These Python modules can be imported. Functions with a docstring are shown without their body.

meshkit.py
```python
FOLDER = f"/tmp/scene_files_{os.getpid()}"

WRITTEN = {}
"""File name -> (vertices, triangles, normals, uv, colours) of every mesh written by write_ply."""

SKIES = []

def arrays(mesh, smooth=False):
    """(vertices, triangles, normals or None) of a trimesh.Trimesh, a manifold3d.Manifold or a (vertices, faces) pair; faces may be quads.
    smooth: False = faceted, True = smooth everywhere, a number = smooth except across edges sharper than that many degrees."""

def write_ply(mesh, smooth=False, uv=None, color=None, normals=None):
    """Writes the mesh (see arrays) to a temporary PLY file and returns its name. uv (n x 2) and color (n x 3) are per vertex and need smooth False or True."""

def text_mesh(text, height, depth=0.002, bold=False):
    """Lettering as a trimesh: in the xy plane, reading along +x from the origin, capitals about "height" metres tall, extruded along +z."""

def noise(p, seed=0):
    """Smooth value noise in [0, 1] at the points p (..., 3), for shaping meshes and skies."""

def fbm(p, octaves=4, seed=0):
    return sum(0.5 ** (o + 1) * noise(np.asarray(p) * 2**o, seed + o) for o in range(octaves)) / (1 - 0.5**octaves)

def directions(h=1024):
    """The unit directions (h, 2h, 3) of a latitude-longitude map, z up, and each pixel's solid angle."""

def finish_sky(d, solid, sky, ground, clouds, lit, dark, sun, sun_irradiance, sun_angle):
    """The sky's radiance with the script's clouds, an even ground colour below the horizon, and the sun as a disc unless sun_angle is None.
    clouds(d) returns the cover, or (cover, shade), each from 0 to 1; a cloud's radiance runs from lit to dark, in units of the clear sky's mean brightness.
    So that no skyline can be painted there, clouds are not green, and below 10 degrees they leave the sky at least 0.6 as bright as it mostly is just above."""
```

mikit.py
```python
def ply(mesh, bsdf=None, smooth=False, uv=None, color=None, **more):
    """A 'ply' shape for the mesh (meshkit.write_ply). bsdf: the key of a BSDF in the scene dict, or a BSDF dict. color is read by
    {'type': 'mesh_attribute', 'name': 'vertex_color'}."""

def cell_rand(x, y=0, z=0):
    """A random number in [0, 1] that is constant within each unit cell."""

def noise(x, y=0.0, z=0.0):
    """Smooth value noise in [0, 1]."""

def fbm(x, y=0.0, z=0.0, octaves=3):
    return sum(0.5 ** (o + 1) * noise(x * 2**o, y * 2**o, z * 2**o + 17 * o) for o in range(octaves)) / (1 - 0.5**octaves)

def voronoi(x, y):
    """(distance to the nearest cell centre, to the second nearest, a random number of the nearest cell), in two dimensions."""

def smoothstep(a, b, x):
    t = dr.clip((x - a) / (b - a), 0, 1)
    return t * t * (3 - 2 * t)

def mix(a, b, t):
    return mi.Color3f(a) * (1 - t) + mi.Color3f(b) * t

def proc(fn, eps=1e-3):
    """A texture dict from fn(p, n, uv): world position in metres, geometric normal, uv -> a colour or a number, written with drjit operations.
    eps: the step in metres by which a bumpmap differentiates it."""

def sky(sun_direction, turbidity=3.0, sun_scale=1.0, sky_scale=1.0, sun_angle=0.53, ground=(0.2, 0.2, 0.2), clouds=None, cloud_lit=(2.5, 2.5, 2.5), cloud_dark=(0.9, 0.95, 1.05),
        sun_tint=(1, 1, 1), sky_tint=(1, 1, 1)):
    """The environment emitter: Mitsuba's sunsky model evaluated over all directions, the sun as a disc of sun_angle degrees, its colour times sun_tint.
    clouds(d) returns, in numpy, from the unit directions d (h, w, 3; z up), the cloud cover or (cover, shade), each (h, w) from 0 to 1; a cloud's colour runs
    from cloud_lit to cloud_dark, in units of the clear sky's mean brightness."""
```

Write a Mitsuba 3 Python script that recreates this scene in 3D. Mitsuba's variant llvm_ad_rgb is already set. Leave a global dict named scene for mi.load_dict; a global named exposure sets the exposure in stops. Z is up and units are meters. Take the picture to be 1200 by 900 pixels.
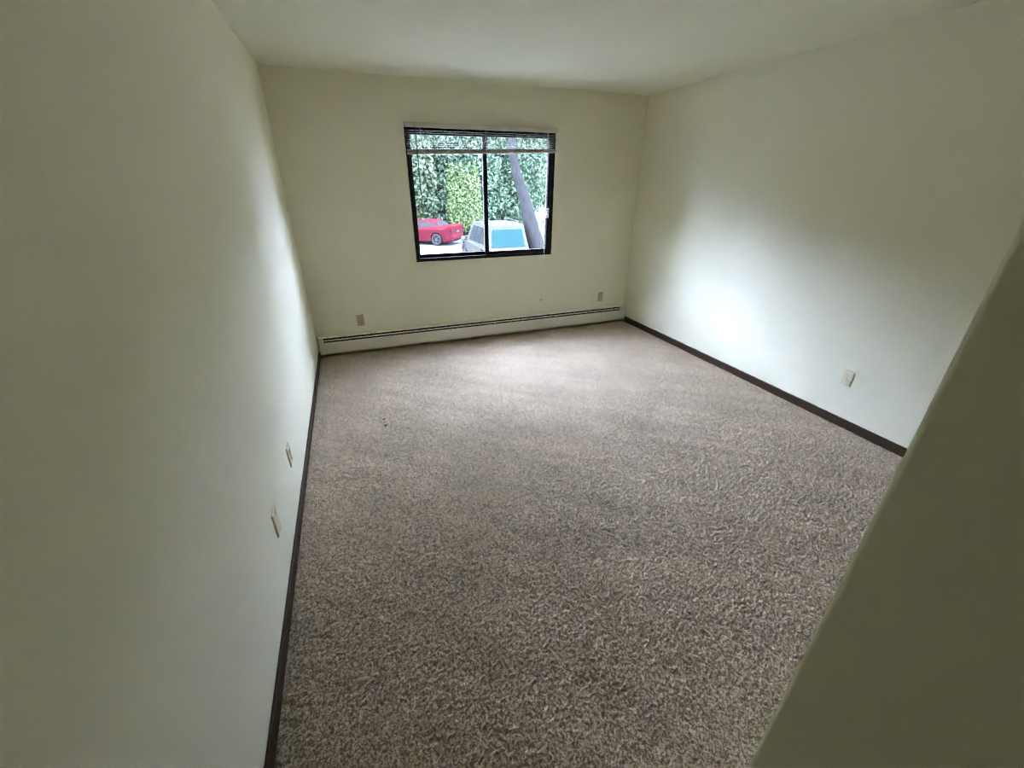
import math, random
import numpy as np, trimesh, manifold3d as m3
import drjit as dr, mitsuba as mi
import mikit, meshkit
from mikit import proc, noise, fbm, smoothstep, mix
random.seed(7)
T = mi.ScalarTransform4f
scene, labels = {}, {}

# ------------------------------------------------------------------ camera, sky, exposure
FPX, YAW, PITCH, ROLL = 485.84, -22.415, 24.174, -9.5424
EYE = np.array([0.4734, -4.4229, 1.6124])
exposure = 2.46


def axis_rot(axis, deg):
    a = math.radians(deg); c, s = math.cos(a), math.sin(a)
    return np.array({'x': [[1, 0, 0], [0, c, -s], [0, s, c]], 'y': [[c, 0, s], [0, 1, 0], [-s, 0, c]], 'z': [[c, -s, 0], [s, c, 0], [0, 0, 1]]}[axis])


# rows of VIEW: the camera's right, down and forward directions in the room
VIEW = axis_rot('y', YAW) @ axis_rot('x', PITCH) @ axis_rot('z', ROLL) @ np.array([[1, 0, 0], [0, 0, -1], [0, 1, 0.0]])
scene['camera'] = {'type': 'perspective', 'fov': math.degrees(2 * math.atan(600 / FPX)), 'fov_axis': 'x', 'near_clip': 0.02, 'far_clip': 500.0,
                   'to_world': T().look_at(origin=EYE.tolist(), target=(EYE + VIEW[2]).tolist(), up=(-VIEW[1]).tolist())}


CLOUD = 55.0


def overcast(d):
    a, e = math.radians(125), math.radians(24)         # the veiled sun stands to the left beyond the trees
    glow = np.exp(4.0 * (d @ np.array([math.cos(e) * math.cos(a), math.cos(e) * math.sin(a), math.sin(e)]) - 1))
    shade = 1 - glow
    return np.ones(d.shape[:2]), shade


scene['sky'] = mikit.sky((0.3, -0.5, 0.8), turbidity=6, sun_scale=0.0, sky_scale=1.0, ground=(0.1, 0.1, 0.1), clouds=overcast,
                         cloud_lit=CLOUD * np.array([1.85, 2.24, 3.35]), cloud_dark=CLOUD * np.array([.95, 1.15, 1.72]))

# ------------------------------------------------------------------ room sizes
W, H, WT = 3.6527, 2.44, 0.14
XE, YE, YB = 0.95, -4.24, -6.2            # corner of the closet block, end of the hall
WX0, WX1, WZ0, WZ1 = 1.076, 2.586, 0.883, 2.068
GZ = -1.65                                # parking lot


# ------------------------------------------------------------------ helpers
def add(key, mesh, bsdf, smooth=False, **more):
    top = key.split('__')
    k, i = key, 0
    while k in scene:
        i += 1
        k = f'{key}_{i:03d}'
    scene[k] = mikit.ply(mesh, bsdf, smooth=smooth, **more)
    return k


def tag(key, label=None, category=None, group=None, kind=None):
    d = labels.setdefault(key, {})
    for a, b in (('label', label), ('category', category), ('group', group), ('kind', kind)):
        if b:
            d[a] = b


def box(x0, x1, y0, y1, z0, z1):
    m = trimesh.creation.box((x1 - x0, y1 - y0, z1 - z0))
    m.apply_translation(((x0 + x1) / 2, (y0 + y1) / 2, (z0 + z1) / 2))
    return m


def tm(man):
    mm = man.to_mesh()
    return trimesh.Trimesh(mm.vert_properties[:, :3], mm.tri_verts, process=False)


def rbox(x0, x1, y0, y1, z0, z1, r=0.003, seg=8):
    """A box with rounded edges: the hull of eight small spheres."""
    r = min(r, (x1 - x0) / 2.01, (y1 - y0) / 2.01, (z1 - z0) / 2.01)
    s = m3.Manifold.sphere(r, seg)
    return tm(m3.Manifold.batch_hull([s.translate((x, y, z)) for x in (x0 + r, x1 - r) for y in (y0 + r, y1 - r) for z in (z0 + r, z1 - r)]))


def cat(ms):
    return trimesh.util.concatenate(ms)


def tube(pts, radii, n=10):
    """A round tube through the points with a radius at each."""
    pts = np.asarray(pts, float)
    radii = np.broadcast_to(radii, len(pts))
    v, f = [], []
    d = np.gradient(pts, axis=0)
    ref = np.array([0.31, 0.17, 0.93]) if abs(d[0, 2]) < 0.9 * np.linalg.norm(d[0]) else np.array([1.0, 0.1, 0])
    for p, t, r in zip(pts, d, radii):
        t = t / np.linalg.norm(t)
        a = np.cross(t, ref); a /= np.linalg.norm(a)
        b = np.cross(t, a)
        th = np.arange(n) / n * 2 * math.pi
        v.append(p + r * (np.cos(th)[:, None] * a + np.sin(th)[:, None] * b))
    for i in range(len(pts) - 1):
        for j in range(n):
            a, b, c, e = i * n + j, i * n + (j + 1) % n, (i + 1) * n + (j + 1) % n, (i + 1) * n + j
            f += [[a, b, c], [a, c, e]]
    v = np.vstack(v)
    v = np.vstack([v, pts[:1], pts[-1:]])
    k = len(v)
    for j in range(n):
        f += [[k - 2, (j + 1) % n, j], [k - 1, (len(pts) - 1) * n + j, (len(pts) - 1) * n + (j + 1) % n]]
    m = trimesh.Trimesh(v, f, process=False)
    m.fix_normals()
    return m


def rgb(*c):
    return {'type': 'rgb', 'value': list(c)}


# ------------------------------------------------------------------ materials
def paint(name, c, rough=0.6, spec=0.3):
    scene[name] = {'type': 'twosided', 'bsdf': {'type': 'principled', 'base_color': rgb(*c), 'roughness': rough, 'specular': spec}}
    return name


def wall_peel(p, n, uv):
    return 0.5 * fbm(p.x * 90, p.y * 90, p.z * 90, 2) + 0.5 * noise(p.x * 28, p.y * 28, p.z * 28)


def wall_tone(p, n, uv):
    t = fbm(p.x * 1.3 + 5, p.y * 1.3, p.z * 1.3, 3)
    return mix((0.69, 0.670, 0.505), (0.73, 0.710, 0.545), t)


scene['wall_paint'] = {'type': 'twosided', 'bsdf': {'type': 'bumpmap', 'arbitrary': {'type': 'proc', **{k: v for k, v in proc(wall_peel, 2e-3).items() if k != 'type'}},
                       'scale': 0.0008, 'bsdf': {'type': 'principled', 'base_color': proc(wall_tone), 'roughness': 0.62, 'specular': 0.25}}}
scene['ceiling_paint'] = {'type': 'twosided', 'bsdf': {'type': 'diffuse', 'reflectance': rgb(0.675, 0.667, 0.525)}}


def carpet_tone(p, n, uv):
    a = fbm(p.x * 240, p.y * 240, 0, 2)
    b = fbm(p.x * 3.1, p.y * 2.2, 4, 3)
    u, w = p.x * 0.80 - p.y * 0.60, p.x * 0.60 + p.y * 0.80      # vacuum cleaner strokes, their pile shading painted into the colour
    lay = noise(u * 2.6 + 3, w * 15, 2) * 0.6 + noise(u * 4.1, w * 7.5, 7) * 0.4
    c = mix((0.200, 0.153, 0.099), (0.555, 0.447, 0.318), smoothstep(0.24, 0.76, a))
    return c * (0.9 + 0.2 * b) * (0.84 + 0.32 * lay)


def carpet_pile(p, n, uv):
    return fbm(p.x * 260, p.y * 260, 0, 2)


scene['carpet_yarn'] = {'type': 'bumpmap', 'arbitrary': proc(carpet_pile, 8e-4), 'scale': 0.0025, 'bsdf': {'type': 'diffuse', 'reflectance': proc(carpet_tone)}}


def wood(p, n, uv):
    g = fbm(p.y * 3, p.z * 160, p.x * 160, 3)
    return mix((0.018, 0.011, 0.006), (0.046, 0.027, 0.014), g)


scene['dark_wood'] = {'type': 'twosided', 'bsdf': {'type': 'principled', 'base_color': proc(wood), 'roughness': 0.5, 'specular': 0.2}}
paint('bronze', (0.009, 0.008, 0.008), 0.55, .08)
paint('alu_grey', (0.15, 0.155, 0.16), 0.5, .1)
paint('blind_cream', (0.50, 0.465, 0.385), 0.5, .1)
paint('cord_white', (0.75, 0.73, 0.68), 0.6)
paint('wand_clear', (0.07, 0.07, 0.065), 0.3)
paint('heater_cream', (0.87, 0.86, 0.78), 0.42)
paint('heater_dark', (0.012, 0.012, 0.012), 0.6)
paint('plate_ivory', (0.64, 0.585, 0.40), 0.35)
paint('plate_tan', (0.42, 0.355, 0.225), 0.4)
paint('slot_dark', (0.02, 0.018, 0.015), 0.6)
paint('screw_metal', (0.35, 0.33, 0.30), 0.35)
paint('crumb', (0.05, 0.04, 0.03), 0.9)
scene['pane_glass'] = {'type': 'thindielectric', 'int_ior': 1.5}

# ------------------------------------------------------------------ the room shell
def struct(key, mesh, bsdf, label, **kw):
    k = add(key, mesh, bsdf, **kw)
    tag(k, label, kind='structure')
    return k


struct('wall_left', box(-WT, 0, YB, WT, -0.1, H + 0.1), 'wall_paint', 'long off-white painted wall with two cover plates near the floor')
struct('wall_right', box(W, W + WT, YB, WT, -0.1, H + 0.1), 'wall_paint', 'off-white painted wall with a soft patch of daylight and one ivory outlet')
struct('wall_back', cat([box(-WT, WX0, 0, WT, -0.1, H + 0.1), box(WX1, W + WT, 0, WT, -0.1, H + 0.1), box(WX0, WX1, 0, WT, -0.1, WZ0), box(WX0, WX1, 0, WT, WZ1, H + 0.1)]),
       'wall_paint', 'off-white painted wall holding the sliding window above the heater')
r_ = 0.009
cyl = m3.Manifold.cylinder(H + 0.2, r_, r_, 24)
struct('wall_near', tm(m3.Manifold.batch_hull([cyl.translate((x, y, -0.1)) for x in (XE + r_, W + WT) for y in (YE - r_, YB)])), 'wall_paint',
       'shadowed wall corner close to the camera at the mouth of the hall', smooth=40)
struct('wall_hall', box(-WT, XE + 0.1, YB - WT, YB, -0.1, H + 0.1), 'wall_paint', 'end wall of the hall behind the camera')
dk = struct('added_door_1', rbox(0.06, 0.89, YB + .001, YB + .04, 0.01, 2.03, .004), 'dark_wood', 'dark brown wooden door added unseen at the hall end to reduce bounced light')  # unseen dark door, added so the hall bounces less light
for z0_, z1_ in ((.25, .95), (1.1, 1.85)):
    add(dk + '__panel', rbox(.20, .75, YB + .03, YB + .05, z0_, z1_, .008), 'dark_wood', smooth=30)
add(dk + '__knob', trimesh.creation.icosphere(2, .028).apply_translation((.13, YB + .085, 1.0)), 'screw_metal', smooth=True)
add(dk + '__knob_stem', tube([(.13, YB + .03, 1.0), (.13, YB + .08, 1.0)], .011, 10), 'screw_metal', smooth=True)
struct('ceiling', box(-WT, W + WT, YB - WT, WT, H, H + WT), 'ceiling_paint', 'plain off-white ceiling')

# wall-to-wall carpet: a fine height field of tufts
step = 0.0052
xs, ys = np.arange(-0.03, W + 0.03, step), np.arange(-4.75, 0.03, step)
gx, gy = np.meshgrid(xs, ys, indexing='ij')
rng = np.random.default_rng(11)
jx, jy = gx + rng.uniform(-0.4, 0.4, gx.shape) * step, gy + rng.uniform(-0.4, 0.4, gx.shape) * step
P = np.stack([jx, jy, 0 * jx], -1)
warp = meshkit.noise(P * [40, 40, 1], 3) - 0.5
hz = 0.0065 * (meshkit.noise(np.stack([jx * 125 + warp * 2, jy * 125 - warp * 2, 0 * jx], -1), 1) - 0.5) + 0.005 * (rng.random(gx.shape) - 0.5)
hz += 0.004 * (meshkit.fbm(P * [7, 5, 1], 2, 5) - 0.5)
v = np.stack([jx, jy, hz - 0.002], -1).reshape(-1, 3)
n1 = len(ys)
i0 = (np.arange(len(xs) - 1)[:, None] * n1 + np.arange(n1 - 1)[None]).ravel()
f = np.vstack([np.stack([i0, i0 + n1, i0 + n1 + 1], 1), np.stack([i0, i0 + n1 + 1, i0 + 1], 1)])
struct('floor', trimesh.Trimesh(v, f, process=False), 'carpet_yarn', 'beige-brown cut pile carpet laid wall to wall', smooth=True)
struct('floor_slab', box(-WT, W + WT, YB - WT, WT, -0.25, -0.03), 'carpet_yarn', 'slab under the carpet')

BBH, BBT = 0.066, 0.012
struct('baseboard_left', rbox(0, BBT, YB, -0.062, 0.0, BBH, 0.003), 'dark_wood', 'dark brown wooden baseboard along the left wall')
struct('baseboard_right', rbox(W - BBT, W, YE, -0.062, 0.0, BBH, 0.003), 'dark_wood', 'dark brown wooden baseboard along the right wall')

# ------------------------------------------------------------------ window
def frame_bars(x0, x1, z0, z1, y0, y1, wl, wr=None, wb=None, wt=None):
    wr = wl if wr is None else wr; wb = wl if wb is None else wb; wt = wl if wt is None else wt
    return cat([rbox(x0, x0 + wl, y0, y1, z0, z1, .002, 6), rbox(x1 - wr, x1, y0, y1, z0, z1, .002, 6),
                rbox(x0 + wl - .002, x1 - wr + .002, y0, y1, z0, z0 + wb, .002, 6), rbox(x0 + wl - .002, x1 - wr + .002, y0, y1, z1 - wt, z1, .002, 6)])


def sheet(x0, x1, z0, z1, y):
    return trimesh.Trimesh([[x0, y, z0], [x1, y, z0], [x1, y, z1], [x0, y, z1]], [[0, 1, 2], [0, 2, 3]], process=False)


XM = 1.838
win = add('window_1', frame_bars(WX0, WX1, WZ0, WZ1, -0.006, 0.095, 0.030, 0.036, 0.032, 0.034), 'bronze', smooth=30)
tag(win, 'dark bronze two-pane sliding window above the heater', kind='structure')
sl = add(win + '__sash', frame_bars(WX0 + .030, XM + .012, WZ0 + .03, WZ1 - .034, 0.040, 0.062, 0.022, 0.026, 0.034, 0.02), 'bronze', smooth=30)
add(sl + '__pane', sheet(WX0 + .05, XM, WZ0 + .06, WZ1 - .05, 0.051), 'pane_glass')
sr = add(win + '__sash', frame_bars(XM - .022, WX1 - .036, WZ0 + .03, WZ1 - .034, 0.012, 0.034, 0.040, 0.026, 0.034, 0.02), 'bronze', smooth=30)
add(sr + '__pane', sheet(XM, WX1 - .055, WZ0 + .06, WZ1 - .05, 0.023), 'pane_glass')
k = add(win + '__screen_frame', frame_bars(XM - .012, WX1 - .036, WZ0 + .035, WZ1 - .034, 0.074, 0.086, 0.016), 'alu_grey', smooth=30)
tag(k, 'light grey frame of the outer screen')
k = add(win + '__latch', cat([rbox(2.498, 2.540, -0.006, 0.013, 1.268, 1.366, .004), rbox(2.508, 2.524, -0.018, 0, 1.292, 1.340, .004)]), 'cord_white', smooth=30)
tag(k, 'pale sash latch')
for key in (sl + '__pane', sr + '__pane'):
    tag(key, 'clear glass pane')

# ------------------------------------------------------------------ mini blind, mostly raised
BX0, BX1, BY = 1.079, 2.586, -0.034
blind = 'mini_blind'
tag(blind, 'cream metal mini blind pulled most of the way up over the window', 'blind')
add(blind + '__headrail', rbox(BX0, BX1, BY - .018, BY + .020, 2.062, 2.100, .003), 'blind_cream', smooth=30)


def slat_mesh(zl, zr, w=0.0245, bow=0.0012):
    t = np.linspace(-1, 1, 7)
    v, f = [], []
    for x, z in ((BX0 + .004, zl), (BX1 - .004, zr)):
        for dz in (0, -0.0006):
            for a in t:
                v.append([x, BY + a * w / 2, z + bow * (1 - a * a) + dz])
    n = len(t)
    for i in range(n - 1):
        f += [[i, 2 * n + i, 2 * n + i + 1, i + 1], [n + i, n + i + 1, 3 * n + i + 1, 3 * n + i]]
    f += [[0, n, 3 * n, 2 * n], [n - 1, 3 * n - 1, 4 * n - 1, 2 * n - 1]]
    return (np.array(v), np.array(f))


BL, BR = 1.8455, 1.887                  # foot of the raised bundle, which hangs a little askew
NS = 8
for i in range(NS):
    a = (i + 1) / (NS + 1)
    zt = 2.056
    add(blind + '__slat', slat_mesh(zt + (BL + .045 - zt) * a, zt + (BR + .040 - zt) * a), 'blind_cream', smooth=True)
stack = []
for i in range(20):
    o = 0.014 + i * 0.0015
    vv, ff = slat_mesh(BL + o, BR + o * .85, bow=0.0012)
    stack.append(trimesh.Trimesh(vv, np.vstack([ff[:, [0, 1, 2]], ff[:, [0, 2, 3]]]), process=False))
k = add(blind + '__slat_stack', cat(stack), 'blind_cream')
tag(k, 'raised slats lying in a stack', kind='stuff')


def skew(m, zl, zr):
    m = m.copy()
    m.vertices[:, 2] += zl + (zr - zl) * (m.vertices[:, 0] - BX0) / (BX1 - BX0)
    return m


add(blind + '__bottom_rail', skew(rbox(BX0 + .002, BX1 - .002, BY - .013, BY + .013, 0, 0.014, .003), BL, BR), 'blind_cream', smooth=30)
for x in (1.215, 1.835, 2.45):
    zf = BL + (BR - BL) * (x - BX0) / (BX1 - BX0)
    add(blind + '__ladder_cord', cat([tube([(x, BY + s, zf + .002), (x, BY + s, 1.97), (x, BY + s, 2.064)], .0008, 6) for s in (-.0142, .0142)]), 'cord_white')
w0 = np.array([1.168, BY - .022, 2.07]); w1 = np.array([1.176, BY - .024, 1.34])
wd = add(blind + '__tilt_wand', tube([w0, w0 * .5 + w1 * .5, w1], .0045, 8), 'wand_clear', smooth=True)
tag(wd, 'thin clear plastic tilt wand')
cx, cy = 2.476, BY - .022
lc = add(blind + '__lift_cord', cat([tube([(cx + s, cy, 2.065), (cx + s, cy, 1.4), (cx, cy + .004, .885)], .0019, 6) for s in (-.003, .003)]), 'cord_white')
tag(lc, 'white lift cord')
add(lc + '__tassel', trimesh.creation.revolve([(0, .845), (.006, .846), (.0065, .858), (.0035, .885), (0, .888)], sections=12).apply_translation((cx, cy + .004, 0)), 'cord_white', smooth=40)

# ------------------------------------------------------------------ baseboard heater
hx0, hx1, hd, ht = 0.020, W - 0.012, 0.064, 0.203
heat = 'baseboard_heater'
tag(heat, 'long cream metal baseboard heater running under the window', 'heater')
prof = np.array([(0, ht), (-hd + .010, ht), (-hd, ht - .006), (-hd, .030), (-hd + .012, .016), (0, .016)])


def cap(x0, x1):
    m = trimesh.creation.extrude_polygon(__import__('shapely').Polygon(prof), x1 - x0)
    m.vertices = m.vertices[:, [2, 0, 1]] + [x0, 0, 0]
    m.fix_normals()
    return m


add(heat + '__end_cap', cap(hx0, hx0 + .042), 'heater_cream')
add(heat + '__end_cap', cap(hx1 - .050, hx1), 'heater_cream')
ix0, ix1 = hx0 + .040, hx1 - .048
add(heat + '__back_plate', box(ix0, ix1, -0.006, 0, .01, ht - .002), 'heater_dark')
tp = cat([rbox(ix0, ix1, -hd + .006, 0, ht - .003, ht, .001), rbox(ix0, ix1, -hd + .001, -hd + .007, ht - .004, ht - .0005, .001)])
add(heat + '__top_cover', tp, 'heater_cream', smooth=30)
add(heat + '__damper', rbox(ix0, ix1, -hd + .0015, -hd + .006, .1695, .1815, .0015), 'heater_cream', smooth=30)
xs_ = 2.455
for a, b in ((ix0, xs_ - .0012), (xs_ + .0012, ix1)):
    add(heat + '__front_panel', cat([rbox(a, b, -hd - .001, -hd + .003, .034, .1545, .0015), rbox(a, b, -hd + .001, -hd + .012, .147, .1505, .001)]), 'heater_cream', smooth=30)
el = add(heat + '__element', cat([tube([(ix0, -.034, .075), (ix1, -.034, .075)], .011, 10), box(ix0, ix1, -.055, -.012, .05, .10)]), 'heater_dark')
tag(el, 'dark finned heating element inside')

# ------------------------------------------------------------------ wall plates
def place_plate(m, wall, a, z):
    """From plate space (u along the wall, v up, w out of the wall) to the room."""
    m = m.copy()
    u, v, w = m.vertices.T
    m.vertices = {'back': lambda: np.stack([a + u, -w, z + v], 1), 'right': lambda: np.stack([W - w, a - u, z + v], 1), 'left': lambda: np.stack([w, a + u, z + v], 1)}[wall]()
    m.fix_normals()
    return m


def plate_mesh(w=0.070, h=0.115, t=0.0078):
    return tm(m3.Manifold.batch_hull([m3.Manifold.sphere(.0022, 8).translate((x * (w / 2 - .004), y * (h / 2 - .004), t - .0022)) for x in (-1, 1) for y in (-1, 1)]
                                     + [m3.Manifold.cube((.001, .001, .001)).translate((x * w / 2 - (.001 if x > 0 else 0), y * h / 2 - (.001 if y > 0 else 0), 0)) for x in (-1, 1) for y in (-1, 1)]))


def outlet(wall, a, z, label, mat, face_mat):
    k = 'duplex_outlet'
    i = 0
    while k in labels:
        i += 1; k = f'duplex_outlet_{i:03d}'
    tag(k, label, 'outlet', group='duplex wall outlets')
    add(k + '__plate', place_plate(plate_mesh(), wall, a, z), mat, smooth=30)
    for s in (1, -1):
        c = m3.Manifold.cylinder(.0085, .0172, .0168, 28)
        c = c ^ m3.Manifold.cube((.06, .0285, .03), True)
        m = tm(c); m.apply_translation((0, s * .0195, .0011))
        r = add(k + '__receptacle', place_plate(m, wall, a, z), face_mat, smooth=30)
        sl_ = cat([box(-.0075, -.0055, s * .0195 + .000, s * .0195 + .009, .008, .0100), box(.0055, .0075, s * .0195 + .001, s * .0195 + .008, .008, .0100),
                   trimesh.creation.cylinder(.0026, .002, sections=10).apply_translation((0, s * .0195 - .007, .0091))])
        add(r + '__slots', place_plate(sl_, wall, a, z), 'slot_dark')
    add(k + '__screw', place_plate(trimesh.creation.cylinder(.0035, .0022, sections=12).apply_translation((0, 0, .0082)), wall, a, z), 'screw_metal')
    return k


outlet('back', 0.448, 0.334, 'tan duplex outlet above the heater, beside the long wall with two plates', 'plate_tan', 'plate_tan')
outlet('back', 3.290, 0.335, 'tan duplex outlet above the heater close to the corner of the sunlit wall', 'plate_tan', 'plate_tan')
outlet('right', -2.745, 0.362, 'ivory duplex outlet alone on the wall with the patch of daylight', 'plate_ivory', 'plate_ivory')
outlet('left', -2.330, 0.325, 'ivory duplex outlet on the long wall, beyond the blank plate', 'plate_ivory', 'plate_tan')
k = 'blank_cover_plate'
tag(k, 'smooth ivory blank cover plate on the long wall above the dark baseboard', 'cover plate')
add(k + '__plate', place_plate(plate_mesh(.072, .118), 'left', -2.845, 0.331), 'plate_ivory', smooth=30)
for s in (1, -1):
    add(k + '__screw', place_plate(trimesh.creation.cylinder(.0033, .002, sections=12).apply_translation((0, s * .042, .0080)), 'left', -2.845, .331), 'screw_metal')
k = 'cable_grommet'
tag(k, 'tiny round tan cable grommet on the wall under the window', 'wall jack')
add(k + '__flange', place_plate(trimesh.creation.revolve([(0, .004), (.006, .004), (.011, .0035), (.014, 0), (0, 0)], sections=20), 'back', 2.481, .366), 'plate_tan', smooth=30)
add(k + '__plug', place_plate(trimesh.creation.revolve([(0, .010), (.0045, .0095), (.005, .002), (0, .002)], sections=14), 'back', 2.481, .366), 'screw_metal', smooth=30)

for i, (x, y, r) in enumerate(((.507, -1.554, .0085), (.512, -1.645, .0095))):
    m = trimesh.creation.icosphere(2, r)
    m.vertices *= 1 + .5 * (meshkit.noise(m.vertices * 160 + i * 7)[:, None] - .5)
    m.vertices *= [1.2, .8, .55]
    m.apply_translation((x, y, .005))
    kk = add('carpet_crumb', m, 'crumb', smooth=True)
    tag(kk, ('dark crumb on the carpet, the one closer to the heater', 'dark crumb on the carpet, the one farther from the heater')[i], 'crumb', group='two crumbs on the carpet')

# ------------------------------------------------------------------ outdoors, colours darkened to stand in for exposure
def asphalt(p, n, uv):
    t = fbm(p.x * 2.5, p.y * 2.5, 0, 4)
    return mix((0.050, 0.052, 0.054), (0.075, 0.076, 0.076), t)


scene['asphalt'] = {'type': 'diffuse', 'reflectance': proc(asphalt)}
gm = box(-60, 80, WT + .02, 75, GZ - .3, GZ)
struct('ground', gm, 'asphalt', 'pale parking lot outside the window')

EX = 0.020  # car paint scaled far below life, in place of a lower outdoor exposure
paint('suv_paint', (1.75 * EX, 1.78 * EX, 1.38 * EX), 0.5, .02)
paint('suv_glass', (0.014, .017, .0165), 0.4, .01)
paint('suv_rear_sky_reflection', (0.0085, .0245, .0240), 0.5, .01)  # blue of the reflected sky painted into the glass colour
paint('trim_dark', (0.006, .007, .008), .5)
paint('red_paint', (0.042, .0056, .0085), .5, .02)
paint('tyre', (0.004, .004, .004), .8)
paint('rim_silver', (.03, .03, .03), .5, .05)
paint('lamp_red', (.016, .001, .003), .4, .03)
scene['bark'] = {'type': 'diffuse', 'reflectance': proc(lambda p, n, uv: mix((.0125, .0128, .0125), (.026, .0255, .0235), fbm(p.x * 9, p.y * 9, p.z * 3, 3)))}
scene['leaf'] = {'type': 'twosided', 'bsdf': {'type': 'diffuse', 'reflectance': {'type': 'mesh_attribute', 'name': 'vertex_color'}}}


def car_frame(pos, heading):
    a = math.radians(heading)
    R = np.eye(4); R[:2, :2] = [[math.cos(a), -math.sin(a)], [math.sin(a), math.cos(a)]]; R[:3, 3] = pos
    return R


def hull(pts, r=.06, seg=10):
    s = m3.Manifold.sphere(r, seg)
    return m3.Manifold.batch_hull([s.translate(tuple(p)) for p in pts])


def panel(q, t=.012):
    """A thin slab on four corner points (in order)."""
    q = np.asarray(q, float)
    n = np.cross(q[1] - q[0], q[3] - q[0]); n /= np.linalg.norm(n)
    return tm(m3.Manifold.hull_points(np.vstack([q + n * t, q - n * t])))


def lerp4(q, u0, u1, v0, v1):
    """The part u0..u1, v0..v1 of a quad q (corners: 0 -> 1 along u, 0 -> 3 along v)."""
    q = np.asarray(q, float)
    at = lambda u, v: (1 - v) * ((1 - u) * q[0] + u * q[1]) + v * ((1 - u) * q[3] + u * q[2])
    return [at(u0, v0), at(u1, v0), at(u1, v1), at(u0, v1)]


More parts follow.
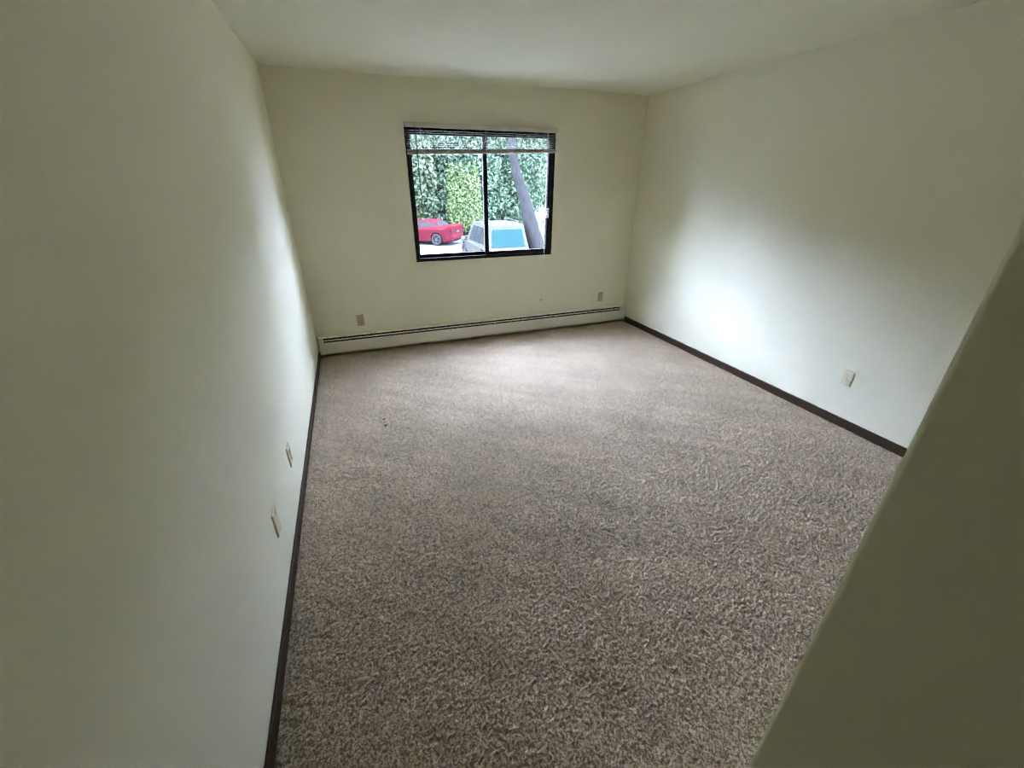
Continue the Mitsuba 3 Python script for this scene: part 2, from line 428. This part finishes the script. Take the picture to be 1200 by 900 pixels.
def wheel(key, x, y, side, r, M, w=.2):
    tyre = trimesh.creation.revolve([(r * .66, -w / 2), (r * .93, -w / 2), (r, -w * .3), (r, w * .3), (r * .93, w / 2), (r * .66, w / 2), (r * .66, -w / 2)], sections=28)
    rim = [trimesh.creation.revolve([(r * .67, w * .45), (r * .62, w * .50), (r * .58, w * .36), (r * .58, -w * .3), (r * .67, -w * .3)], sections=28), trimesh.creation.cylinder(r * .2, w * .7, sections=14).apply_translation((0, 0, w * .1))]
    for j in range(5):
        s = box(-r * .07, r * .07, r * .12, r * .62, w * .25, w * .42)
        s.apply_transform(trimesh.transformations.rotation_matrix(j * 2 * math.pi / 5, (0, 0, 1)))
        rim.append(s)
    A = trimesh.transformations.rotation_matrix(-side * math.pi / 2, (1, 0, 0)); A[:3, 3] = (x, y - side * w / 2, r)
    t = add(key + '__wheel', tyre.apply_transform(A).apply_transform(M), 'tyre', smooth=30)
    add(t + '__rim', cat(rim).apply_transform(A).apply_transform(M), 'rim_silver', smooth=30)


def build_car(key, M, L, wid, belt, top, hood, deck, gh, roofx, roofw, wheels, wr, body_mat, glass_mat, rear_mat, tail, rails):
    """gh: (x rear, x front) of the greenhouse at the belt; roofx: the same at the roof; hood and deck: heights at the nose and tail."""
    hw = wid / 2
    r = .07
    low = hull([(x, s * (hw - r - (.08 if abs(x) > L * .4 else 0)), z) for s in (-1, 1) for (x, z) in ((-L / 2 + r, .34), (-L / 2 + r + .02, deck - r), (gh[0], belt - r), (gh[1], belt - r), (L / 2 - r - .1, hood - r), (L / 2 - r, .36), (-L / 2 + .3, .26), (L / 2 - .3, .26))] , r)
    for (x, s) in ((w_, s_) for w_ in wheels for s_ in (-1, 1)):
        c = m3.Manifold.cylinder(.35, wr + .055, wr + .055, 32, True).rotate((90, 0, 0)).translate((x, s * (hw - .10), wr))
        low = low - c
    q = .05
    bw = hw - .05
    cab = hull([(gh[0] + q, s * (bw - q), belt - .1) for s in (-1, 1)] + [(gh[1] - q, s * (bw - q), belt - .1) for s in (-1, 1)] + [(roofx[0] + q, s * (roofw - q), top - q) for s in (-1, 1)] + [(roofx[1] - q, s * (roofw - q), top - q - .03) for s in (-1, 1)]
               + [((roofx[0] + roofx[1]) / 2, s * (roofw - q), top - q + .02) for s in (-1, 1)], q)
    body = tm(low + cab).apply_transform(M)
    add(key + '__body', body, body_mat, smooth=35)
    B = belt - .06
    rear = [(gh[0], bw, B), (gh[0], -bw, B), (roofx[0], -roofw, top), (roofx[0], roofw, top)]
    add(key + '__rear_window', panel(lerp4(rear, .10, .90, .10, .80)).apply_transform(M), rear_mat)
    front = [(gh[1], -bw, B), (gh[1], bw, B), (roofx[1], roofw, top), (roofx[1], -roofw, top)]
    add(key + '__windshield', panel(lerp4(front, .08, .92, .12, .90)).apply_transform(M), glass_mat)
    for s in (1, -1):
        side = [(gh[1], s * bw, B), (gh[0], s * bw, B), (roofx[0], s * roofw, top), (roofx[1], s * roofw, top)]
        for (u0, u1) in ((.14, .40), (.43, .68), (.71, .92)):
            add(key + '__side_window', panel(lerp4(side, u0, u1, .16, .82)).apply_transform(M), glass_mat)
        for x in wheels:
            wheel(key, x, s * (hw - .01), s, wr, M)
        tl = add(key + '__tail_light', tm(hull([(-L / 2 + .045, s * (hw - tail[2]), tail[0]), (-L / 2 + .045, s * (hw - tail[3]), tail[0]), (-L / 2 + .06, s * (hw - tail[2]), tail[1]), (-L / 2 + .06, s * (hw - tail[3]), tail[1])], .03, 8)).apply_transform(M), 'lamp_red', smooth=40)
        add(key + '__mirror', tm(hull([(gh[1] - .35, s * (hw + .02), belt + .06), (gh[1] - .35, s * (hw + .13), belt + .1), (gh[1] - .42, s * (hw + .1), belt + .04)], .05, 8)).apply_transform(M), body_mat, smooth=40)
        if rails:
            add(key + '__roof_rail', tube([(roofx[0] + .25, s * (roofw - .14), top), (roofx[0] + .4, s * (roofw - .14), top + .075), ((roofx[0] + roofx[1]) / 2, s * (roofw - .14), top + .09), (roofx[1] - .4, s * (roofw - .14), top + .06), (roofx[1] - .25, s * (roofw - .14), top - .01)], .02, 8).apply_transform(M), 'trim_dark', smooth=40)
    add(key + '__bumper', tm(hull([(-L / 2 + .03, s * (hw - .18), z) for s in (-1, 1) for z in (.38, .52)] + [(-L / 2 + .3, s * (hw - .06), z) for s in (-1, 1) for z in (.38, .52)], .05, 8)).apply_transform(M), body_mat, smooth=40)
    add(key + '__underbody', box(-L / 2 + .25, L / 2 - .25, -hw + .2, hw - .2, .17, .34).apply_transform(M), 'trim_dark')
    add(key + '__number_plate', box(-L / 2 - .03, -L / 2 + .02, -.16, .16, deck * .62, deck * .62 + .1).apply_transform(M), 'rim_silver')


suv = 'suv'
tag(suv, 'white suv, sky reflection painted on its large rear window, parked outside the right-hand pane', 'car')
build_car(suv, car_frame((6.46, 14.35, GZ), 90), 4.75, 1.90, .88, 1.76, .92, .84, (-2.28, 1.25), (-2.02, .35), .745, (-1.40, 1.42), .35, 'suv_paint', 'suv_glass', 'suv_rear_sky_reflection', (.62, .74, .09, .18), True)
red = 'sedan'
tag(red, 'red sedan parked in front of the hedge trees, seen from its rear quarter', 'car')
build_car(red, car_frame((4.62, 22.0, GZ), 141), 4.55, 1.80, .90, 1.33, .80, 1.10, (-1.75, 1.05), (-.95, .15), .60, (-1.32, 1.38), .33, 'red_paint', 'suv_glass', 'suv_glass', (.78, .92, .10, .42), False)


# trees: each has its own trunk and leaves
def leaves(rng, centre, radii, n, size, tint, low=None, shell=.55, wild=.35):
    """n leaf sheets in and around an ellipsoid crown; tint: two colours to run between."""
    d = rng.normal(size=(n, 3)); d /= np.linalg.norm(d, axis=1, keepdims=True)
    d = d / (np.abs(d) ** 3.2).sum(1, keepdims=True) ** (1 / 3.2)
    rr = 1 - shell * rng.random(n) ** 1.6
    lump = 1 + wild * (meshkit.fbm(d * 2.6 + np.asarray(centre), 3, 2)[:, None] - .5) * 2
    p = np.asarray(centre) + d * rr[:, None] * np.asarray(radii) * lump
    if low is not None:
        p[:, 2] = np.where(p[:, 2] < low, low + rng.random(n) * (np.asarray(centre)[2] - low), p[:, 2])
    u = rng.normal(size=(n, 3)); u /= np.linalg.norm(u, axis=1, keepdims=True)
    w = np.cross(u, rng.normal(size=(n, 3))); w /= np.linalg.norm(w, axis=1, keepdims=True)
    s = size * rng.uniform(.6, 1.35, n)[:, None]
    nn = np.cross(u, w)
    quad = np.stack([p - u * s, p - w * s * .5 + nn * s * .12, p + u * s, p + w * s * .5 + nn * s * .12], 1).reshape(-1, 3)
    k = np.arange(n) * 4
    f = np.vstack([np.stack([k, k + 1, k + 2], 1), np.stack([k, k + 2, k + 3], 1)])
    t = np.clip(rng.normal(.5, .28, n) + .9 * (meshkit.noise(p * 1.1, 4) - .5), 0, 1)[:, None]
    c = np.asarray(tint[0]) * (1 - t) + np.asarray(tint[1]) * t
    return trimesh.Trimesh(quad, f, process=False), np.repeat(c, 4, 0)


def tree(name, seed, base, height, rad, n, size, tint, label, group, crown_low=.3, trunk_r=.16):
    rng = np.random.default_rng(seed)
    i, k = 0, name
    while k in labels:
        i += 1; k = f'{name}_{i:03d}'
    tag(k, label, 'tree' if 'tree' in name else 'bush', group=group)
    x, y = base
    pts = [(x + .25 * math.sin(j * 1.3 + seed), y + .2 * math.cos(j * 1.7 + seed), GZ - .05 + j / 5 * height * .8) for j in range(6)]
    add(k + '__trunk', tube(pts, np.linspace(trunk_r, trunk_r * .35, 6), 9), 'bark', smooth=True)
    c = (x, y, GZ + crown_low + (height - crown_low) / 2)
    m, col = leaves(rng, c, (rad, rad, (height - crown_low) / 2), n, size, tint, low=GZ + crown_low)
    add(k + '__foliage', m, 'leaf', color=col)
    return k


K = 0.060  # leaf colours kept darker than life to hold back outdoor glare
BLUE = ((.60 * K, .98 * K, .62 * K), (1.35 * K, 1.95 * K, 1.14 * K))
GREY = ((.70 * K, .98 * K, .56 * K), (1.55 * K, 2.0 * K, 1.10 * K))
YELL = ((.85 * K, 1.25 * K, .46 * K), (1.7 * K, 2.15 * K, .95 * K))
# the row behind the cars
tree('hedge_tree', 21, (3.4, 26.6), 9.4, 3.0, 30000, .145, GREY, 'tall grey-green leafy tree behind the red sedan', 'leafy trees behind the parked cars')
tree('hedge_tree', 22, (8.0, 27.4), 9.9, 3.2, 30000, .145, BLUE, 'tall blue-green leafy tree behind the yellow-green bush', 'leafy trees behind the parked cars')
tree('hedge_tree', 23, (11.8, 28.2), 9.7, 2.9, 26000, .145, BLUE, 'tall blue-green leafy tree behind the roof of the white suv', 'leafy trees behind the parked cars')
tree('hedge_tree', 24, (16.4, 34.0), 10.4, 3.0, 11000, .18, YELL, 'pale thin-leaved tree far off between the leaning trunk and the window frame', 'leafy trees behind the parked cars', crown_low=1.2)
tree('round_bush', 25, (7.85, 24.5), 4.3, 1.1, 10000, .10, YELL, 'yellow-green bush between the red sedan and the white suv', None)
tree('round_bush', 26, (3.9, 26.3), 2.6, 1.4, 9000, .11, YELL, 'low yellow-green bush behind the hood of the red sedan', None)
# the row goes on past both sides of the window, plus one added tree
ROW = (((-1.6, 26.5), 10.2, 'beside the grey-green tree'), ((-6.6, 26.0), 9.3, 'second along the row'), ((-11.6, 25.5), 9.7, 'third along the row'), ((-17.0, 25.0), 10.2, 'fourth along the row'),
       ((-23.0, 24.0), 10.0, 'at the far end of the row'), ((-13.5, 6.5), 10.5, 'added unseen by the building to block side sky'), ((22.0, 33.0), 11.0, 'past the leaning trunk'), ((28.0, 30.0), 11.5, 'second past the leaning trunk'),  # the tree near the building is added to block low side sky
       ((35.0, 29.0), 11.0, 'third past the leaning trunk'))
for j, (b_, h_, where) in enumerate(ROW):
    tree('hedge_tree', 40 + j, b_, h_, 3.3, 8000, .28, (GREY, BLUE)[j % 2], 'leafy tree of the parking lot row, ' + where, 'more trees of the same row')

# the leaning tree beside the suv
t0 = 'leaning_tree'
tag(t0, 'grey tree trunk leaning beside the white suv, with a spreading crown', 'tree')
ty = 13.1
pts = [(8.62, ty, GZ - .1), (8.42, ty, -1.45), (8.2, ty, -1.05), (7.92, ty, -.3), (7.68, ty, .55), (7.42, ty, 1.3), (7.16, ty, 1.95), (7.02, ty, 2.6), (6.98, ty, 3.4), (7.0, ty, 4.8), (7.1, ty, 6.6)]
add(t0 + '__trunk', tube(pts, [.50, .42, .37, .32, .27, .225, .185, .165, .155, .14, .11], 14), 'bark', smooth=True)
for a, b in (((7.0, ty, 4.7), (5.6, ty + .7, 6.5)), ((7.0, ty, 5.0), (8.5, ty - .5, 6.7)), ((7.02, ty, 5.3), (6.6, ty - 1.4, 6.8))):
    a, b = np.array(a), np.array(b)
    add(t0 + '__branch', tube([a, a * .5 + b * .5 + [0, 0, .2], b], [.10, .08, .04], 8), 'bark', smooth=True)
rng = np.random.default_rng(77)
m, col = leaves(rng, (7.1, ty, 6.7), (2.3, 2.2, 1.1), 4500, .17, BLUE, shell=.9)
add(t0 + '__foliage', m, 'leaf', color=col)
